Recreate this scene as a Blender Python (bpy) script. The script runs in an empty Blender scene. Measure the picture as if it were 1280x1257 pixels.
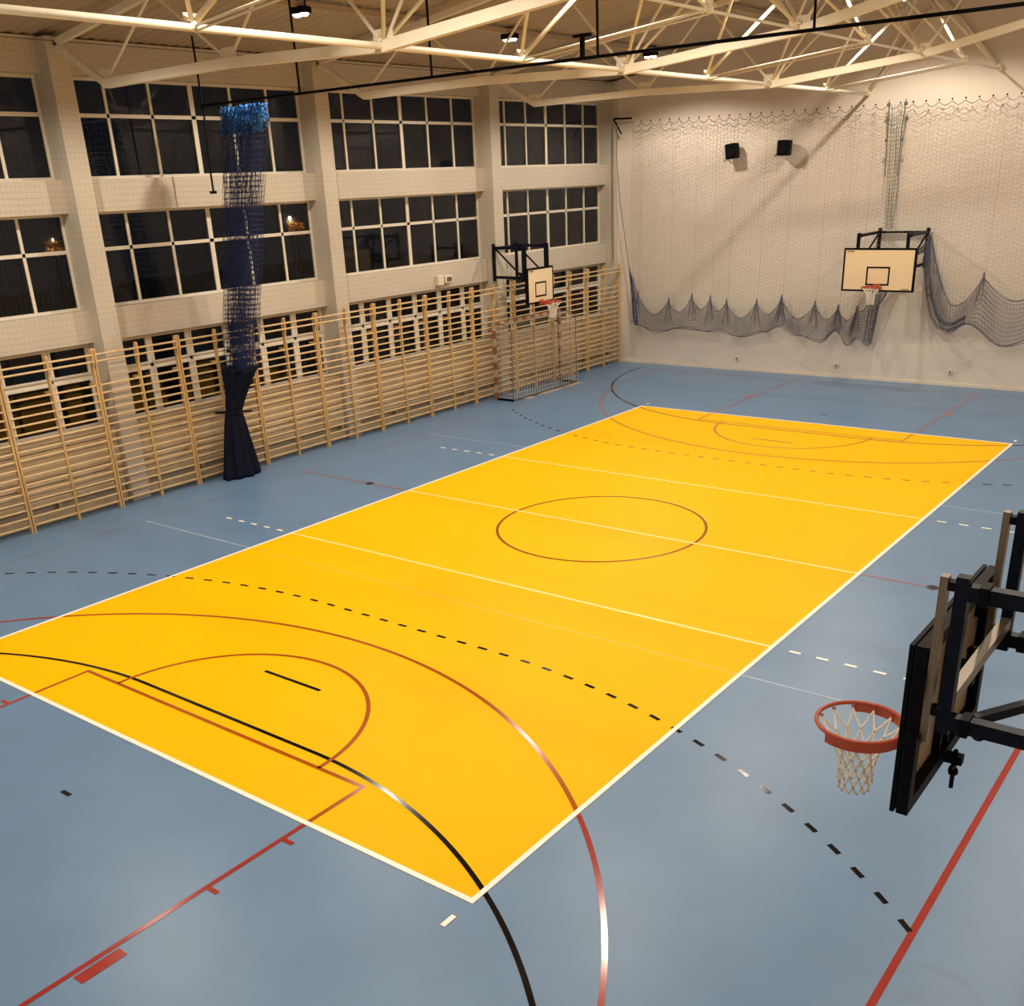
import bpy, math, random
from mathutils import Vector, Matrix
random.seed(7)
PI = math.pi
# ------------------------------------------------------------------ camera, world, exposure, lights
C = bpy.context.scene.collection
sc = bpy.context.scene
cam = bpy.data.cameras.new('camera'); camo = bpy.data.objects.new('camera', cam); C.objects.link(camo)
cam.sensor_fit = 'HORIZONTAL'; cam.sensor_width = 36.0
cam.lens = 1276.23 / 1280 * 36
cam.shift_y = (780.7 - 628.5) / 1280
cam.clip_start = 0.05; cam.clip_end = 300
W = Vector((1.913, 0.615, -0.459))
def rodrigues(w):
    return Matrix.Rotation(w.length, 3, w.normalized())
RC = rodrigues(W)
M3 = Matrix((RC[0], -RC[1], -RC[2])).transposed()
CAM = Vector((13.581, -5.127, 5.486))
camo.matrix_world = Matrix.Translation(CAM) @ M3.to_4x4()
sc.camera = camo

wd = bpy.data.worlds.new('night_sky'); sc.world = wd; wd.use_nodes = True
wd.node_tree.nodes['Background'].inputs[0].default_value = (0.35, 0.42, 0.6, 1)
wd.node_tree.nodes['Background'].inputs[1].default_value = 0.012
sc.view_settings.view_transform = 'Standard'; sc.view_settings.look = 'None'
sc.view_settings.exposure = 0.0; sc.view_settings.gamma = 1.0; sc.view_settings.use_curve_mapping = False
sc.cycles.use_denoising = True
sc.cycles.max_bounces = 8; sc.cycles.diffuse_bounces = 5; sc.cycles.glossy_bounces = 3
sc.cycles.transmission_bounces = 6; sc.cycles.transparent_max_bounces = 12
sc.cycles.sample_clamp_indirect = 4.0; sc.cycles.caustics_reflective = False; sc.cycles.caustics_refractive = False

LAMP_W = 600.0
LAMP_COL = (1.0, 0.88, 0.725)
def zroof(u): return 8.03 + .138 * (u + 4.6)
LAMP_V = [-2.98, 2.97, 8.92, 14.87, 20.82]
LAMP_ROWS = [(-1.5, 8.33), (4.8, 8.85), (11.1, 9.7)]
for ri, (lu, lz) in enumerate(LAMP_ROWS):
    for lv in LAMP_V:
        l = bpy.data.lights.new('floodlight_beam', 'SPOT'); l.energy = LAMP_W * (1.0 if ri < 2 else 1.0)
        l.color = LAMP_COL; l.spot_size = math.radians(152); l.spot_blend = 0.37; l.shadow_soft_size = 0.08
        o = bpy.data.objects.new('floodlight_beam', l); C.objects.link(o); o.location = (lu, lv, lz - .19)

# ------------------------------------------------------------------ materials
def mat(name, col, rough=.5, metal=0.0, noise=0.0, nscale=6.0, bump=0.0, bscale=60.0, spec=.5, emit=None, es=0.0, stretch=None, coat=0.0):
    m = bpy.data.materials.new(name); m.use_nodes = True
    nt = m.node_tree; b = nt.nodes['Principled BSDF']
    b.inputs['Base Color'].default_value = (*col, 1); b.inputs['Roughness'].default_value = rough
    b.inputs['Metallic'].default_value = metal; b.inputs['Specular IOR Level'].default_value = spec
    b.inputs['Coat Weight'].default_value = coat
    tc = nt.nodes.new('ShaderNodeTexCoord'); src = tc.outputs['Object']
    if stretch:
        mp = nt.nodes.new('ShaderNodeMapping'); mp.inputs['Scale'].default_value = stretch
        nt.links.new(src, mp.inputs[0]); src = mp.outputs[0]
    if noise > 0:
        n = nt.nodes.new('ShaderNodeTexNoise'); n.inputs['Scale'].default_value = nscale; n.inputs['Detail'].default_value = 4
        nt.links.new(src, n.inputs[0])
        r = nt.nodes.new('ShaderNodeValToRGB')
        r.color_ramp.elements[0].position = .3; r.color_ramp.elements[1].position = .7
        r.color_ramp.elements[0].color = (*[c * (1 - noise) for c in col], 1)
        r.color_ramp.elements[1].color = (*[min(1, c * (1 + noise)) for c in col], 1)
        nt.links.new(n.outputs[0], r.inputs[0]); nt.links.new(r.outputs[0], b.inputs['Base Color'])
    if bump > 0:
        n2 = nt.nodes.new('ShaderNodeTexNoise'); n2.inputs['Scale'].default_value = bscale
        nt.links.new(src, n2.inputs[0])
        bp = nt.nodes.new('ShaderNodeBump'); bp.inputs['Strength'].default_value = bump; bp.inputs['Distance'].default_value = .01
        nt.links.new(n2.outputs[0], bp.inputs['Height']); nt.links.new(bp.outputs[0], b.inputs['Normal'])
    if emit:
        b.inputs['Emission Color'].default_value = (*emit, 1); b.inputs['Emission Strength'].default_value = es
    return m
M = {}
M['floor'] = mat('blue_grey_sports_vinyl', (.126, .232, .395), .36, noise=.05, nscale=1.3, bump=.03, bscale=140, spec=.5)
M['yellow'] = mat('yellow_court_paint', (.95, .51, .0), .45, noise=.012, nscale=1.2, bump=.02, bscale=140, spec=.06)
M['white_line'] = mat('white_line_paint', (.95, .93, .82), .35)
M['pale_line'] = mat('pale_yellow_line_paint', (1.0, .80, .24), .35)
M['faint_line'] = mat('worn_pale_line_paint', (.40, .48, .56), .4, noise=.2, nscale=3)
M['faint_line_y'] = mat('worn_line_over_yellow', (1.0, .50, .03), .4)
M['red_line'] = mat('red_line_paint', (.34, .035, .028), .14, noise=.08)
M['red_on_yellow'] = mat('red_line_over_yellow', (.40, .085, .004), .16, noise=.05, spec=.4)
M['circle_on_yellow'] = mat('brown_red_circle_over_yellow', (.27, .085, .003), .2, spec=.3)
M['black_line'] = mat('black_line_paint', (.003, .002, .003), .13, spec=.3)
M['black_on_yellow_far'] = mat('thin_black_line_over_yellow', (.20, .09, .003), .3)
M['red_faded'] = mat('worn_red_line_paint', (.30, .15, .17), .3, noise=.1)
M['red_ghost'] = mat('ghost_of_red_line', (.185, .215, .29), .34)
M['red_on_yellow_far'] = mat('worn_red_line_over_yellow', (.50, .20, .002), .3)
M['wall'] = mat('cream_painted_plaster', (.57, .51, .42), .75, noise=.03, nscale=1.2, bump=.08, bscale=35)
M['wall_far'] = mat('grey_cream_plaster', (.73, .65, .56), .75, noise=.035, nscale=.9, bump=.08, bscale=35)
M['skirting'] = mat('cream_skirting', (.72, .64, .52), .6)
M['ceiling'] = mat('cream_sheet_metal', (.43, .35, .25), .55, noise=.05, nscale=1.5)
M['steel'] = mat('cream_painted_steel', (.86, .79, .63), .36, noise=.03, nscale=3)
M['pvc'] = mat('white_window_frame', (.74, .68, .57), .45, noise=.02)
M['wood'] = mat('varnished_pine', (.62, .40, .17), .4, noise=.14, nscale=5, stretch=(6, 6, 1))
M['wood2'] = mat('pale_pine_rung', (.72, .51, .27), .4, noise=.1, nscale=9)
M['board'] = mat('pine_casing_board', (.60, .46, .29), .5, noise=.12, nscale=4, stretch=(1, .6, 8))
M['dark'] = mat('dark_void', (.02, .018, .015), .8)
M['blacksteel'] = mat('black_painted_steel', (.004, .004, .006), .5, noise=.1, nscale=8, spec=.08)
M['navysteel'] = mat('navy_painted_steel', (.004, .007, .017), .4, noise=.1, nscale=8, spec=.12)
M['greysteel'] = mat('brushed_grey_steel', (.22, .18, .14), .35, metal=.6)
M['boardwhite'] = mat('cream_backboard_face', (.84, .68, .44), .45, noise=.02)
M['boardback'] = mat('bare_plywood_back', (.36, .27, .18), .6, noise=.15, nscale=5)
M['orange'] = mat('red_orange_rim_paint', (.42, .07, .035), .35)
M['rope'] = mat('off_white_net_cord', (.88, .82, .72), .8)
M['greynet'] = mat('grey_net_twine', (.10, .10, .13), .9)
M['lightnet'] = mat('pale_grey_net_twine', (.24, .21, .18), .9)
M['palenet'] = mat('beige_net_twine', (.05, .042, .035), .9)
M['navynet'] = mat('navy_net_twine', (.014, .028, .11), .85)
M['litnet'] = mat('blue_net_twine_painted_lit', (.03, .22, .62), .8)  # brighter copy of the net blue, with caught light put into the colour
M['navycloth'] = mat('navy_curtain_cloth', (.005, .007, .018), .8, noise=.2, nscale=4, spec=.15)
M['redpaint'] = mat('red_goalpost_paint', (.27, .09, .05), .5)
M['whitepaint'] = mat('white_goalpost_paint', (.46, .34, .21), .5)
M['goalnet'] = mat('white_goal_net', (.50, .41, .31), .9)
M['speaker'] = mat('black_speaker_cabinet', (.004, .004, .005), .7, spec=.1)
M['plastic'] = mat('cream_plastic', (.75, .66, .52), .5)
M['lens'] = mat('lit_floodlight_lens', (1, 1, 1), .4, emit=(1, .96, .88), es=18)
M['streetlens'] = mat('lit_street_lamp_glass', (1, 1, .9), .4, emit=(1, .85, .5), es=6)
M['leaf'] = mat('yellow_autumn_leaf', (.75, .45, .06), .6)
M['bark'] = mat('dark_bark', (.04, .03, .02), .9)
M['brass'] = mat('dark_brass_cover', (.05, .035, .03), .35, metal=.5)
M['strap'] = mat('yellow_green_strap', (.45, .45, .08), .7)
M['asphalt'] = mat('dark_yard_asphalt', (.02, .02, .02), .9)
g = bpy.data.materials.new('window_glass'); g.use_nodes = True; nt = g.node_tree
b = nt.nodes['Principled BSDF']; b.inputs['Base Color'].default_value = (.75, .78, .8, 1)
b.inputs['Transmission Weight'].default_value = 1; b.inputs['Roughness'].default_value = .02; b.inputs['IOR'].default_value = 1.3
M['glass'] = g

# ------------------------------------------------------------------ mesh builder
class MB:
    def __init__(s): s.v = []; s.f = []
    def box(s, x0, y0, z0, x1, y1, z1):
        n = len(s.v)
        s.v += [(x0, y0, z0), (x1, y0, z0), (x1, y1, z0), (x0, y1, z0), (x0, y0, z1), (x1, y0, z1), (x1, y1, z1), (x0, y1, z1)]
        s.f += [(n, n+3, n+2, n+1), (n+4, n+5, n+6, n+7), (n, n+1, n+5, n+4), (n+1, n+2, n+6, n+5), (n+2, n+3, n+7, n+6), (n+3, n, n+4, n+7)]
        return s
    def cbox(s, cx, cy, cz, dx, dy, dz): return s.box(cx-dx/2, cy-dy/2, cz-dz/2, cx+dx/2, cy+dy/2, cz+dz/2)
    def bevbox(s, x0, y0, z0, x1, y1, z1, c):
        # box with chamfered vertical and horizontal edges (stacked rings)
        n = len(s.v)
        def ring(i, z):
            a0, b0, a1, b1 = x0+i, y0+i, x1-i, y1-i
            return [(a0+c, b0, z), (a1-c, b0, z), (a1, b0+c, z), (a1, b1-c, z), (a1-c, b1, z), (a0+c, b1, z), (a0, b1-c, z), (a0, b0+c, z)]
        for i, z in ((c, z0), (0, z0+c), (0, z1-c), (c, z1)): s.v += ring(i, z)
        for k in range(3):
            for j in range(8):
                a = n+8*k+j; b2 = n+8*k+(j+1) % 8
                s.f.append((a, b2, b2+8, a+8))
        s.f.append(tuple(n+7-j for j in range(8))); s.f.append(tuple(n+24+j for j in range(8)))
        return s
    def _frame(s, d, up):
        d = d.normalized(); up = Vector(up)
        if abs(d.dot(up)) > .98: up = Vector((1, 0, 0))
        x = d.cross(up).normalized(); y = x.cross(d).normalized()
        return x, y
    def bar(s, a, b, w, h, up=(0, 0, 1)):
        a = Vector(a); b = Vector(b); x, y = s._frame(b-a, up); n = len(s.v)
        for p in (a, b):
            for sx, sy in ((-1, -1), (1, -1), (1, 1), (-1, 1)):
                s.v.append(tuple(p + x*sx*w/2 + y*sy*h/2))
        s.f += [(n, n+1, n+2, n+3), (n+7, n+6, n+5, n+4)]
        for j in range(4): k = (j+1) % 4; s.f.append((n+j, n+4+j, n+4+k, n+k))
        return s
    def tube(s, pts, r, sides=8, closed=False, caps=True):
        pts = [Vector(p) for p in pts]; N = len(pts); n = len(s.v)
        rr = r if isinstance(r, (list, tuple)) else [r]*N
        for i, p in enumerate(pts):
            if closed: d = pts[(i+1) % N]-pts[i-1]
            else: d = pts[min(i+1, N-1)]-pts[max(i-1, 0)]
            if d.length < 1e-9: d = Vector((0, 0, 1))
            x, y = s._frame(d, (0, 0, 1) if abs(d.normalized().z) < .9 else (0, 1, 0))
            for k in range(sides):
                a = 2*PI*k/sides; s.v.append(tuple(p + x*math.cos(a)*rr[i] + y*math.sin(a)*rr[i]))
        for i in range(N if closed else N-1):
            i2 = (i+1) % N
            for k in range(sides):
                k2 = (k+1) % sides
                s.f.append((n+i*sides+k, n+i*sides+k2, n+i2*sides+k2, n+i2*sides+k))
        if caps and not closed:
            s.f.append(tuple(n+k for k in reversed(range(sides)))); s.f.append(tuple(n+(N-1)*sides+k for k in range(sides)))
        return s
    def ring(s, c, R, r, n=36, sides=8):
        return s.tube([(c[0]+R*math.cos(2*PI*i/n), c[1]+R*math.sin(2*PI*i/n), c[2]) for i in range(n)], r, sides, closed=True)
    def poly(s, pts):
        n = len(s.v); s.v += [tuple(p) for p in pts]; s.f.append(tuple(range(n, n+len(pts)))); return s
    def ball(s, c, r, a=10, b2=7, sq=(1, 1, 1)):
        n = len(s.v)
        for i in range(1, b2):
            t = PI*i/b2
            for j in range(a):
                p = 2*PI*j/a; s.v.append((c[0]+r*sq[0]*math.sin(t)*math.cos(p), c[1]+r*sq[1]*math.sin(t)*math.sin(p), c[2]+r*sq[2]*math.cos(t)))
        s.v += [(c[0], c[1], c[2]+r*sq[2]), (c[0], c[1], c[2]-r*sq[2])]; T = len(s.v)-2
        for i in range(b2-2):
            for j in range(a):
                k = (j+1) % a; s.f.append((n+i*a+j, n+i*a+a+j, n+i*a+a+k, n+i*a+k))
        for j in range(a):
            k = (j+1) % a; s.f.append((T, n+j, n+k)); s.f.append((T+1, n+(b2-2)*a+k, n+(b2-2)*a+j))
        return s
ORG = {}
def obj(name, mb, m, parent=None, org=None, smooth=False):
    me = bpy.data.meshes.new(name)
    if parent is not None: org = ORG[parent.as_pointer()]
    elif org is None: org = (0, 0, 0)
    me.from_pydata([(a-org[0], b_-org[1], c-org[2]) for a, b_, c in mb.v], [], mb.f)
    me.materials.append(m if not isinstance(m, str) else M[m])
    if smooth: me.shade_smooth()
    me.update()
    o = bpy.data.objects.new(name, me); C.objects.link(o)
    if parent is None: o.location = org
    else: o.parent = parent
    ORG[o.as_pointer()] = org
    return o
def tag(o, label=None, cat=None, group=None, kind=None):
    if label: o['label'] = label
    if cat: o['category'] = cat
    if group: o['group'] = group
    if kind: o['kind'] = kind
    return o
def thing(name, label, cat, org, group=None):
    o = bpy.data.objects.new(name, None); C.objects.link(o); o.location = org; o.empty_display_size = .1
    ORG[o.as_pointer()] = tuple(org)
    return tag(o, label, cat, group)
def struct(name, mb, m, parent=None):
    o = obj(name, mb, m, parent)
    if parent is None: o['kind'] = 'structure'
    return o
def copy_tree(o, parent=None):
    c = o.copy(); C.objects.link(c); ORG[c.as_pointer()] = ORG[o.as_pointer()]
    if parent: c.parent = parent
    for ch in o.children: copy_tree(ch, c)
    return c

UL, UR, VN, VF = -4.6, 13.95, -6.0, 23.75
# ------------------------------------------------------------------ floor and its painted lines
floor = struct('floor', MB().box(UL-.3, VN-.1, -.12, UR+.1, VF+.1, 0), 'floor')
def flat(name, pts, m, z=.0015): return obj(name, MB().poly([(a, b_, z) for a, b_ in pts]), m, floor)
yel = flat('yellow_playing_area', [(0, 0), (9, 0), (9, 18), (0, 18)], 'yellow', .0012)
tag(yel, 'yellow painted volleyball court area')
def rect(mb, x0, y0, x1, y1, z): mb.poly([(x0, y0, z), (x1, y0, z), (x1, y1, z), (x0, y1, z)])
m_ = MB()
for r in ((0, 0, .055, 18), (8.945, 0, 9, 18), (.055, 0, 8.945, .055), (.055, 17.945, 8.945, 18)): rect(m_, *r, .0045)
obj('white_boundary_line', m_, 'white_line', floor)
for v0 in (5.95, 8.975, 12.0):
    m_ = MB(); rect(m_, .05, v0-.004, 8.95, v0+.054, .004); obj('cross_court_line', m_, 'pale_line', floor)
def path_strip(pts, w, z, inside):
    """mesh of the strip pieces whose centre is inside / outside the yellow area"""
    mb = MB()
    for a, b_ in zip(pts[:-1], pts[1:]):
        a = Vector(a); b_ = Vector(b_); c = (a+b_)/2
        ins = 0 < c.x < 9 and 0 < c.y < 18
        if ins != inside: continue
        d = (b_-a).normalized(); n = Vector((-d.y, d.x))*w/2
        mb.poly([(*(a-n), z), (*(b_-n), z), (*(b_+n), z), (*(a+n), z)])
    return mb
def line(a, b_, step=.05):
    a = Vector(a); b_ = Vector(b_); n = max(1, int((b_-a).length/step))
    return [tuple(a+(b_-a)*i/n) for i in range(n+1)]
def arc(c, r, a0, a1, n=120): return [(c[0]+r*math.cos(math.radians(a0+(a1-a0)*i/n)), c[1]+r*math.sin(math.radians(a0+(a1-a0)*i/n))) for i in range(n+1)]
def draw(name, pts, w, z, m_out, m_in):
    for ins, m in ((False, m_out), (True, m_in)):
        mb = path_strip(pts, w, z, ins)
        if mb.f: obj(name, mb, m, floor)
flipv = lambda pts: [(a, 18-b_) for a, b_ in pts]
cx = 4.5
clipv = lambda pts: [q for q in pts if -5 <= q[1] <= 23]
for fl in (lambda p: p, flipv):
    hb = [(10.475, -5)] and clipv(arc((6, -5), 5.975, 0, 90)) + line((6, .975), (3, .975)) + clipv(arc((3, -5), 5.975, 90, 180))
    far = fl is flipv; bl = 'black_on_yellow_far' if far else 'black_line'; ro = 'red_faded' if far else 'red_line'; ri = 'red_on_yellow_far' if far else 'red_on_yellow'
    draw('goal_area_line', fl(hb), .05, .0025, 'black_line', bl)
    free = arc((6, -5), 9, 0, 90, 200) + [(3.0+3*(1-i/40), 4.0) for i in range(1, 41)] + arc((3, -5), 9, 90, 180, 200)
    # dashed nine metre line: 15 cm dashes, 20 cm gaps
    acc = 0; mb_i = MB(); mb_o = MB(); s_ = 0
    P_ = fl(free); cum = [0]
    for a, b_ in zip(P_[:-1], P_[1:]): cum.append(cum[-1]+math.dist(a, b_))
    tot = cum[-1]; nd = int(tot/.35)
    def at(s_):
        import bisect
        i = min(max(bisect.bisect_right(cum, s_)-1, 0), len(P_)-2); t = (s_-cum[i])/max(1e-9, cum[i+1]-cum[i])
        return (P_[i][0]+(P_[i+1][0]-P_[i][0])*t, P_[i][1]+(P_[i+1][1]-P_[i][1])*t)
    far_b = bl
    for k in range(nd):
        s0 = tot/2+(k-nd/2)*.35+.1; a, b_ = at(s0), at(s0+.15)
        c_ = ((a[0]+b_[0])/2, (a[1]+b_[1])/2)
        if not (-2.95 < c_[0] < 12.0 and -5 < c_[1] < 23): continue
        q = path_strip([a, b_], .05, .0025, 0 < c_[0] < 9 and 0 < c_[1] < 18)
        if q.f: obj('free_throw_dash', q, bl if (0 < c_[0] < 9 and 0 < c_[1] < 18) else 'black_line', floor)
    draw('penalty_line', fl(line((4, 2.02), (5, 2.02), .5)), .05, .0025, 'black_line', bl)
    draw('keeper_mark', fl(line((4.42, -.985), (4.57, -.985), .2)), .05, .0025, 'black_line', 'black_line')
    tp = line((11.22, -5), (11.22, -3.43+.35), .1) + clipv(arc((cx, -3.43), 6.73, 3, 177, 240)) + line((-2.22, -3.08), (-2.22, -5), .1)
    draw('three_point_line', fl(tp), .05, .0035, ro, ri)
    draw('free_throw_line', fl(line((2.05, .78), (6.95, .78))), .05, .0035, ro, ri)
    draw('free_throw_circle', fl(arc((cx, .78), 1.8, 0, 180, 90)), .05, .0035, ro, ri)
    for sx in (-1, 1):
        draw('key_side_line', fl(line((cx+sx*2.45, .80), (cx+sx*2.45, -5))), .05, .0032, ro, ri)
        for v0 in (-.275, -1.125, -3.2):
            draw('key_tick_mark', fl(line((cx+sx*2.475, v0), (cx+sx*2.6, v0), .2)), .05, .0032, ro, ri)
        draw('neutral_zone_block', fl(line((cx+sx*2.5, -2.22), (cx+sx*2.62, -2.22), .2)), .4, .0032, ro, ri)
    for sx in (.03, 8.97):
        draw('serving_mark', fl(line((sx, -.2), (sx, -.35), .2)), .05, .0045, 'white_line', 'white_line')
draw('centre_circle', arc((cx, 9), 1.78, 0, 360, 160), .05, .0035, 'red_line', 'circle_on_yellow')
m_ = MB()
rect(m_, -3.05, 8.975, 0, 9.025, .003); rect(m_, 9, 8.975, 12, 9.025, .003); obj('centre_line', m_, 'red_faded', floor)
for (a, b_, c_, d, mm) in ((-3.05, -5, -3, 23, 'red_ghost'), (12.03, -5, 12.09, 23, 'red_line'), (-3.05, -5.05, 12.08, -5, 'red_line'), (-3.05, 23, 12.08, 23.05, 'red_ghost')):
    m_ = MB(); rect(m_, a, b_, c_, d, .002); obj('red_boundary_line', m_, mm, floor)
for v0 in (5.06, 12.94):
    for a, b_, mm in ((-2.95, 0, 'faint_line'), (0, 9, 'faint_line_y'), (9, 12, 'faint_line')):
        m_ = MB(); rect(m_, a, v0-.014, b_, v0+.014, .0021); obj('faint_court_line', m_, mm, floor)
for v0 in (5.975, 12.025):
    for k in range(5):
        for sgn, base in ((-1, 0), (1, 9)):
            a = base+sgn*(.2+.35*k); b_ = a+sgn*.15
            m_ = MB(); rect(m_, min(a, b_), v0-.025, max(a, b_), v0+.025, .004); obj('attack_line_dash', m_, 'white_line', floor)

# ------------------------------------------------------------------ walls
PILV = [-.02+5.95*k for k in range(-1, 5)]          # pillar centres along the window wall
GL = -4.87
bands = [(0, 1.45), (3.04, 3.61), (5.28, 5.83), (7.49, zroof(UL)+.02)]
mb = MB()
for z0, z1 in bands: mb.box(-4.95, -.22, z0, UL, VF, z1)
mb.box(-4.95, VN, 0, UL, -.22, zroof(UL))
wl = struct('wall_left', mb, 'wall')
for pv in PILV[1:5]:
    mb = MB().bevbox(-4.95, pv-.2, 0, -4.3, pv+.2, zroof(-4.45)-.02, .012)
    obj('pillar', mb, 'wall', wl)
mb = MB().box(-4.95, 23.55, 0, -4.3, 23.75, zroof(-4.45)-.02); obj('corner_pillar', mb, 'wall', wl)
def gable(y0, y1):
    mb = MB(); n = 0
    a = [(UL-.35, 0), (UR+.1, 0), (UR+.1, zroof(UR)), (UL-.35, zroof(UL-.35))]
    mb.v = [(x, y0, z) for x, z in a] + [(x, y1, z) for x, z in a]
    mb.f = [(0, 1, 2, 3), (7, 6, 5, 4), (0, 4, 5, 1), (1, 5, 6, 2), (2, 6, 7, 3), (3, 7, 4, 0)]
    return mb
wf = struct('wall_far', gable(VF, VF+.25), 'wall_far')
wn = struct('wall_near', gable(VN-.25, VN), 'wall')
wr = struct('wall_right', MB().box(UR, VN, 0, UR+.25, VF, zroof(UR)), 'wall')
for pv in PILV[1:5]:
    if pv > 0: obj('pillar', MB().bevbox(UR-.12, pv-.2, 0, UR+.05, pv+.2, zroof(UR)-.05, .01), 'wall', wr)
struct('baseboard_far', MB().box(-4.3, VF-.025, 0, UR, VF, .07), 'skirting')
struct('baseboard_right', MB().box(UR-.02, VN, 0, UR, VF, .07), 'skirting')
# ceiling: trapezoidal sheet, ribs run down the slope
mb = MB(); prof = []; y = VN
while y < VF+.2:
    prof += [(y, 0), (y+.12, 0), (y+.145, -.02), (y+.225, -.02)]; y += .25
for u in (UL-.3, UR+.2):
    for (yy, dz) in prof: mb.v.append((u, yy, zroof(u)+.06+dz))
n = len(prof)
for i in range(n-1): mb.f.append((i, n+i, n+i+1, i+1))
ceil = struct('ceiling', mb, 'ceiling')
mb = MB()
for u in (-1.5, 1.65, 4.8, 7.95, 11.1):
    mb = MB().box(u-.04, VN, zroof(u)-.09, u+.05, VF, zroof(u)+.0); obj('purlin', mb, 'ceiling', ceil)

# windows: 4 bays by 3 rows
wi = 0
rows = [(5.83, 7.49, 6.88), (3.61, 5.28, 4.63), (1.45, 3.04, 2.42)]
for bi in range(4):
    v0, v1 = PILV[bi+1]+.2, PILV[bi+2]-.2
    if bi == 3: v1 = 23.55
    vs0 = PILV[bi+1]+.225
    muls = [PILV[bi+1]+1.1+.945*k for k in range(5)]
    for ri, (z0, z1, zt) in enumerate(rows):
        wi += 1; t = .05
        fr = MB()
        fr.box(GL-.03, v0, z0, GL+.035, v0+t, z1); fr.box(GL-.03, v1-t, z0, GL+.035, v1, z1)
        fr.box(GL-.03, v0+t, z0, GL+.035, v1-t, z0+t); fr.box(GL-.03, v0+t, z1-t, GL+.035, v1-t, z1)
        w = obj('window_%d' % wi, fr, 'pvc'); w['kind'] = 'structure'
        obj('transom', MB().box(GL-.025, v0+t, zt-.032, GL+.03, v1-t, zt+.032), 'pvc', w)
        edges = [v0+t]
        for k, mv in enumerate(muls):
            hw = .05 if k == 2 else .028
            if ri == 2: hw = .036
            obj('mullion', MB().box(GL-.025, mv-hw, z0+t, GL+.03, mv+hw, z1-t), 'pvc', w)
            edges += [mv-hw, mv+hw]
        edges.append(v1-t)
        for k in range(6):
            a, b_ = edges[2*k], edges[2*k+1]
            for (c0, c1) in ((z0+t, zt-.032), (zt+.032, z1-t)):
                p_ = obj('pane', MB().box(GL-.006, a, c0, GL+.006, b_, c1), 'glass', w)
                if ri == 2:   # opening casements have sashes of their own
                    s2 = MB(); q = .04
                    s2.box(GL+.006, a, c0, GL+.045, a+q, c1); s2.box(GL+.006, b_-q, c0, GL+.045, b_, c1)
                    s2.box(GL+.006, a+q, c0, GL+.045, b_-q, c0+q); s2.box(GL+.006, a+q, c1-q, GL+.045, b_-q, c1)
                    obj('sash', s2, 'pvc', w)

# wooden radiator casings behind the wall bars, one per bay
pos_words = ['at the left edge', 'behind the blue divider', 'third from the camera', 'at the far corner']
for bi in range(4):
    v0, v1 = PILV[bi+1]+.23, PILV[bi+2]-.23
    if bi == 3: v1 = 23.53
    t = thing('radiator_casing', 'horizontal pine board radiator casing behind the wall bars, ' + pos_words[bi], 'radiator cover', (-4.45, (v0+v1)/2, 0), 'radiator casings under the windows')
    for k in range(9):
        z = .36+k*.122
        obj('board', MB().box(-4.44, v0, z, -4.418, v1, z+.108), 'board', t)
    obj('board', MB().box(-4.44, v0, .02, -4.418, v1, .235), 'board', t)
    obj('sill', MB().bevbox(-4.6, v0, 1.455, -4.40, v1, 1.485, .005), 'board', t)
    for k in range(5):
        vv = v0+.04+(v1-v0-.08)*k/4
        obj('batten', MB().box(-4.6, vv-.03, 0, -4.44, vv+.03, 1.45), 'board', t)
    for q in range(3):
        vv = v0+.6+q*1.6
        rb = MB()
        for j in range(14): rb.box(-4.56, vv+j*.08, .42, -4.48, vv+j*.08+.05, .9)
        obj('radiator', rb, 'pvc', t)

# ------------------------------------------------------------------ wall bars (12 double units along the window wall)
RZ = [.13+.147*i for i in range(16)]+[2.77, 2.89]
def make_bars():
    t = thing('wall_bars', '', 'wall bars', (-4.2, 0, 0), 'wall bars along the window wall')
    for k, dv in enumerate((-.885, 0, .885)):
        mb = MB(); prof = [(-4.225, 0), (-4.145, 0), (-4.145, 2.64), (-4.115, 2.74), (-4.115, 2.98), (-4.13, 3.0), (-4.185, 3.0), (-4.225, 2.86)]
        hw = .018
        n = len(prof)
        mb.v = [(x, dv-hw, z) for x, z in prof]+[(x, dv+hw, z) for x, z in prof]
        mb.f = [tuple(range(n)), tuple(reversed(range(n, 2*n)))]+[(i, n+i, n+(i+1) % n, (i+1) % n) for i in range(n)]
        obj('upright', mb, 'wood', t)
    for z in RZ:
        x = -4.175 if z < 2.6 else -4.13
        mb = MB(); mb.tube([(x, -.885, z), (x, .885, z)], .0185, 8)
        obj('rung', mb, 'wood2', t)
    for dv in (-.885, 0, .885):
        for z in (.75, 2.35): obj('wall_bracket', MB().box(-4.392, dv-.02, z-.02, -4.225, dv+.02, z+.02), 'wood', t)
    return t
proto = make_bars()
words = ['mostly cut off by the left edge of the photo', 'at the left edge of the photo, under the part-seen window', 'just left of the blue divider, beside first pillar', 'half hidden behind the blue net divider',
         'just right of the blue net divider', 'before the second pillar from the left', 'left of the small cream box on the wall', 'below the small cream box on the wall',
         'just left of the handball goal', 'behind the red and white handball goal', 'just right of the handball goal', 'at the far corner of the hall']
base = 4.47-.9125
for k in range(12):
    vc = base-.9125+1.825*k
    o = proto if k == 0 else copy_tree(proto)
    o.location = (-4.2, vc, 0)
    if k == 11: pass
    o['label'] = 'double pine wall bars unit ' + words[k]

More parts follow.
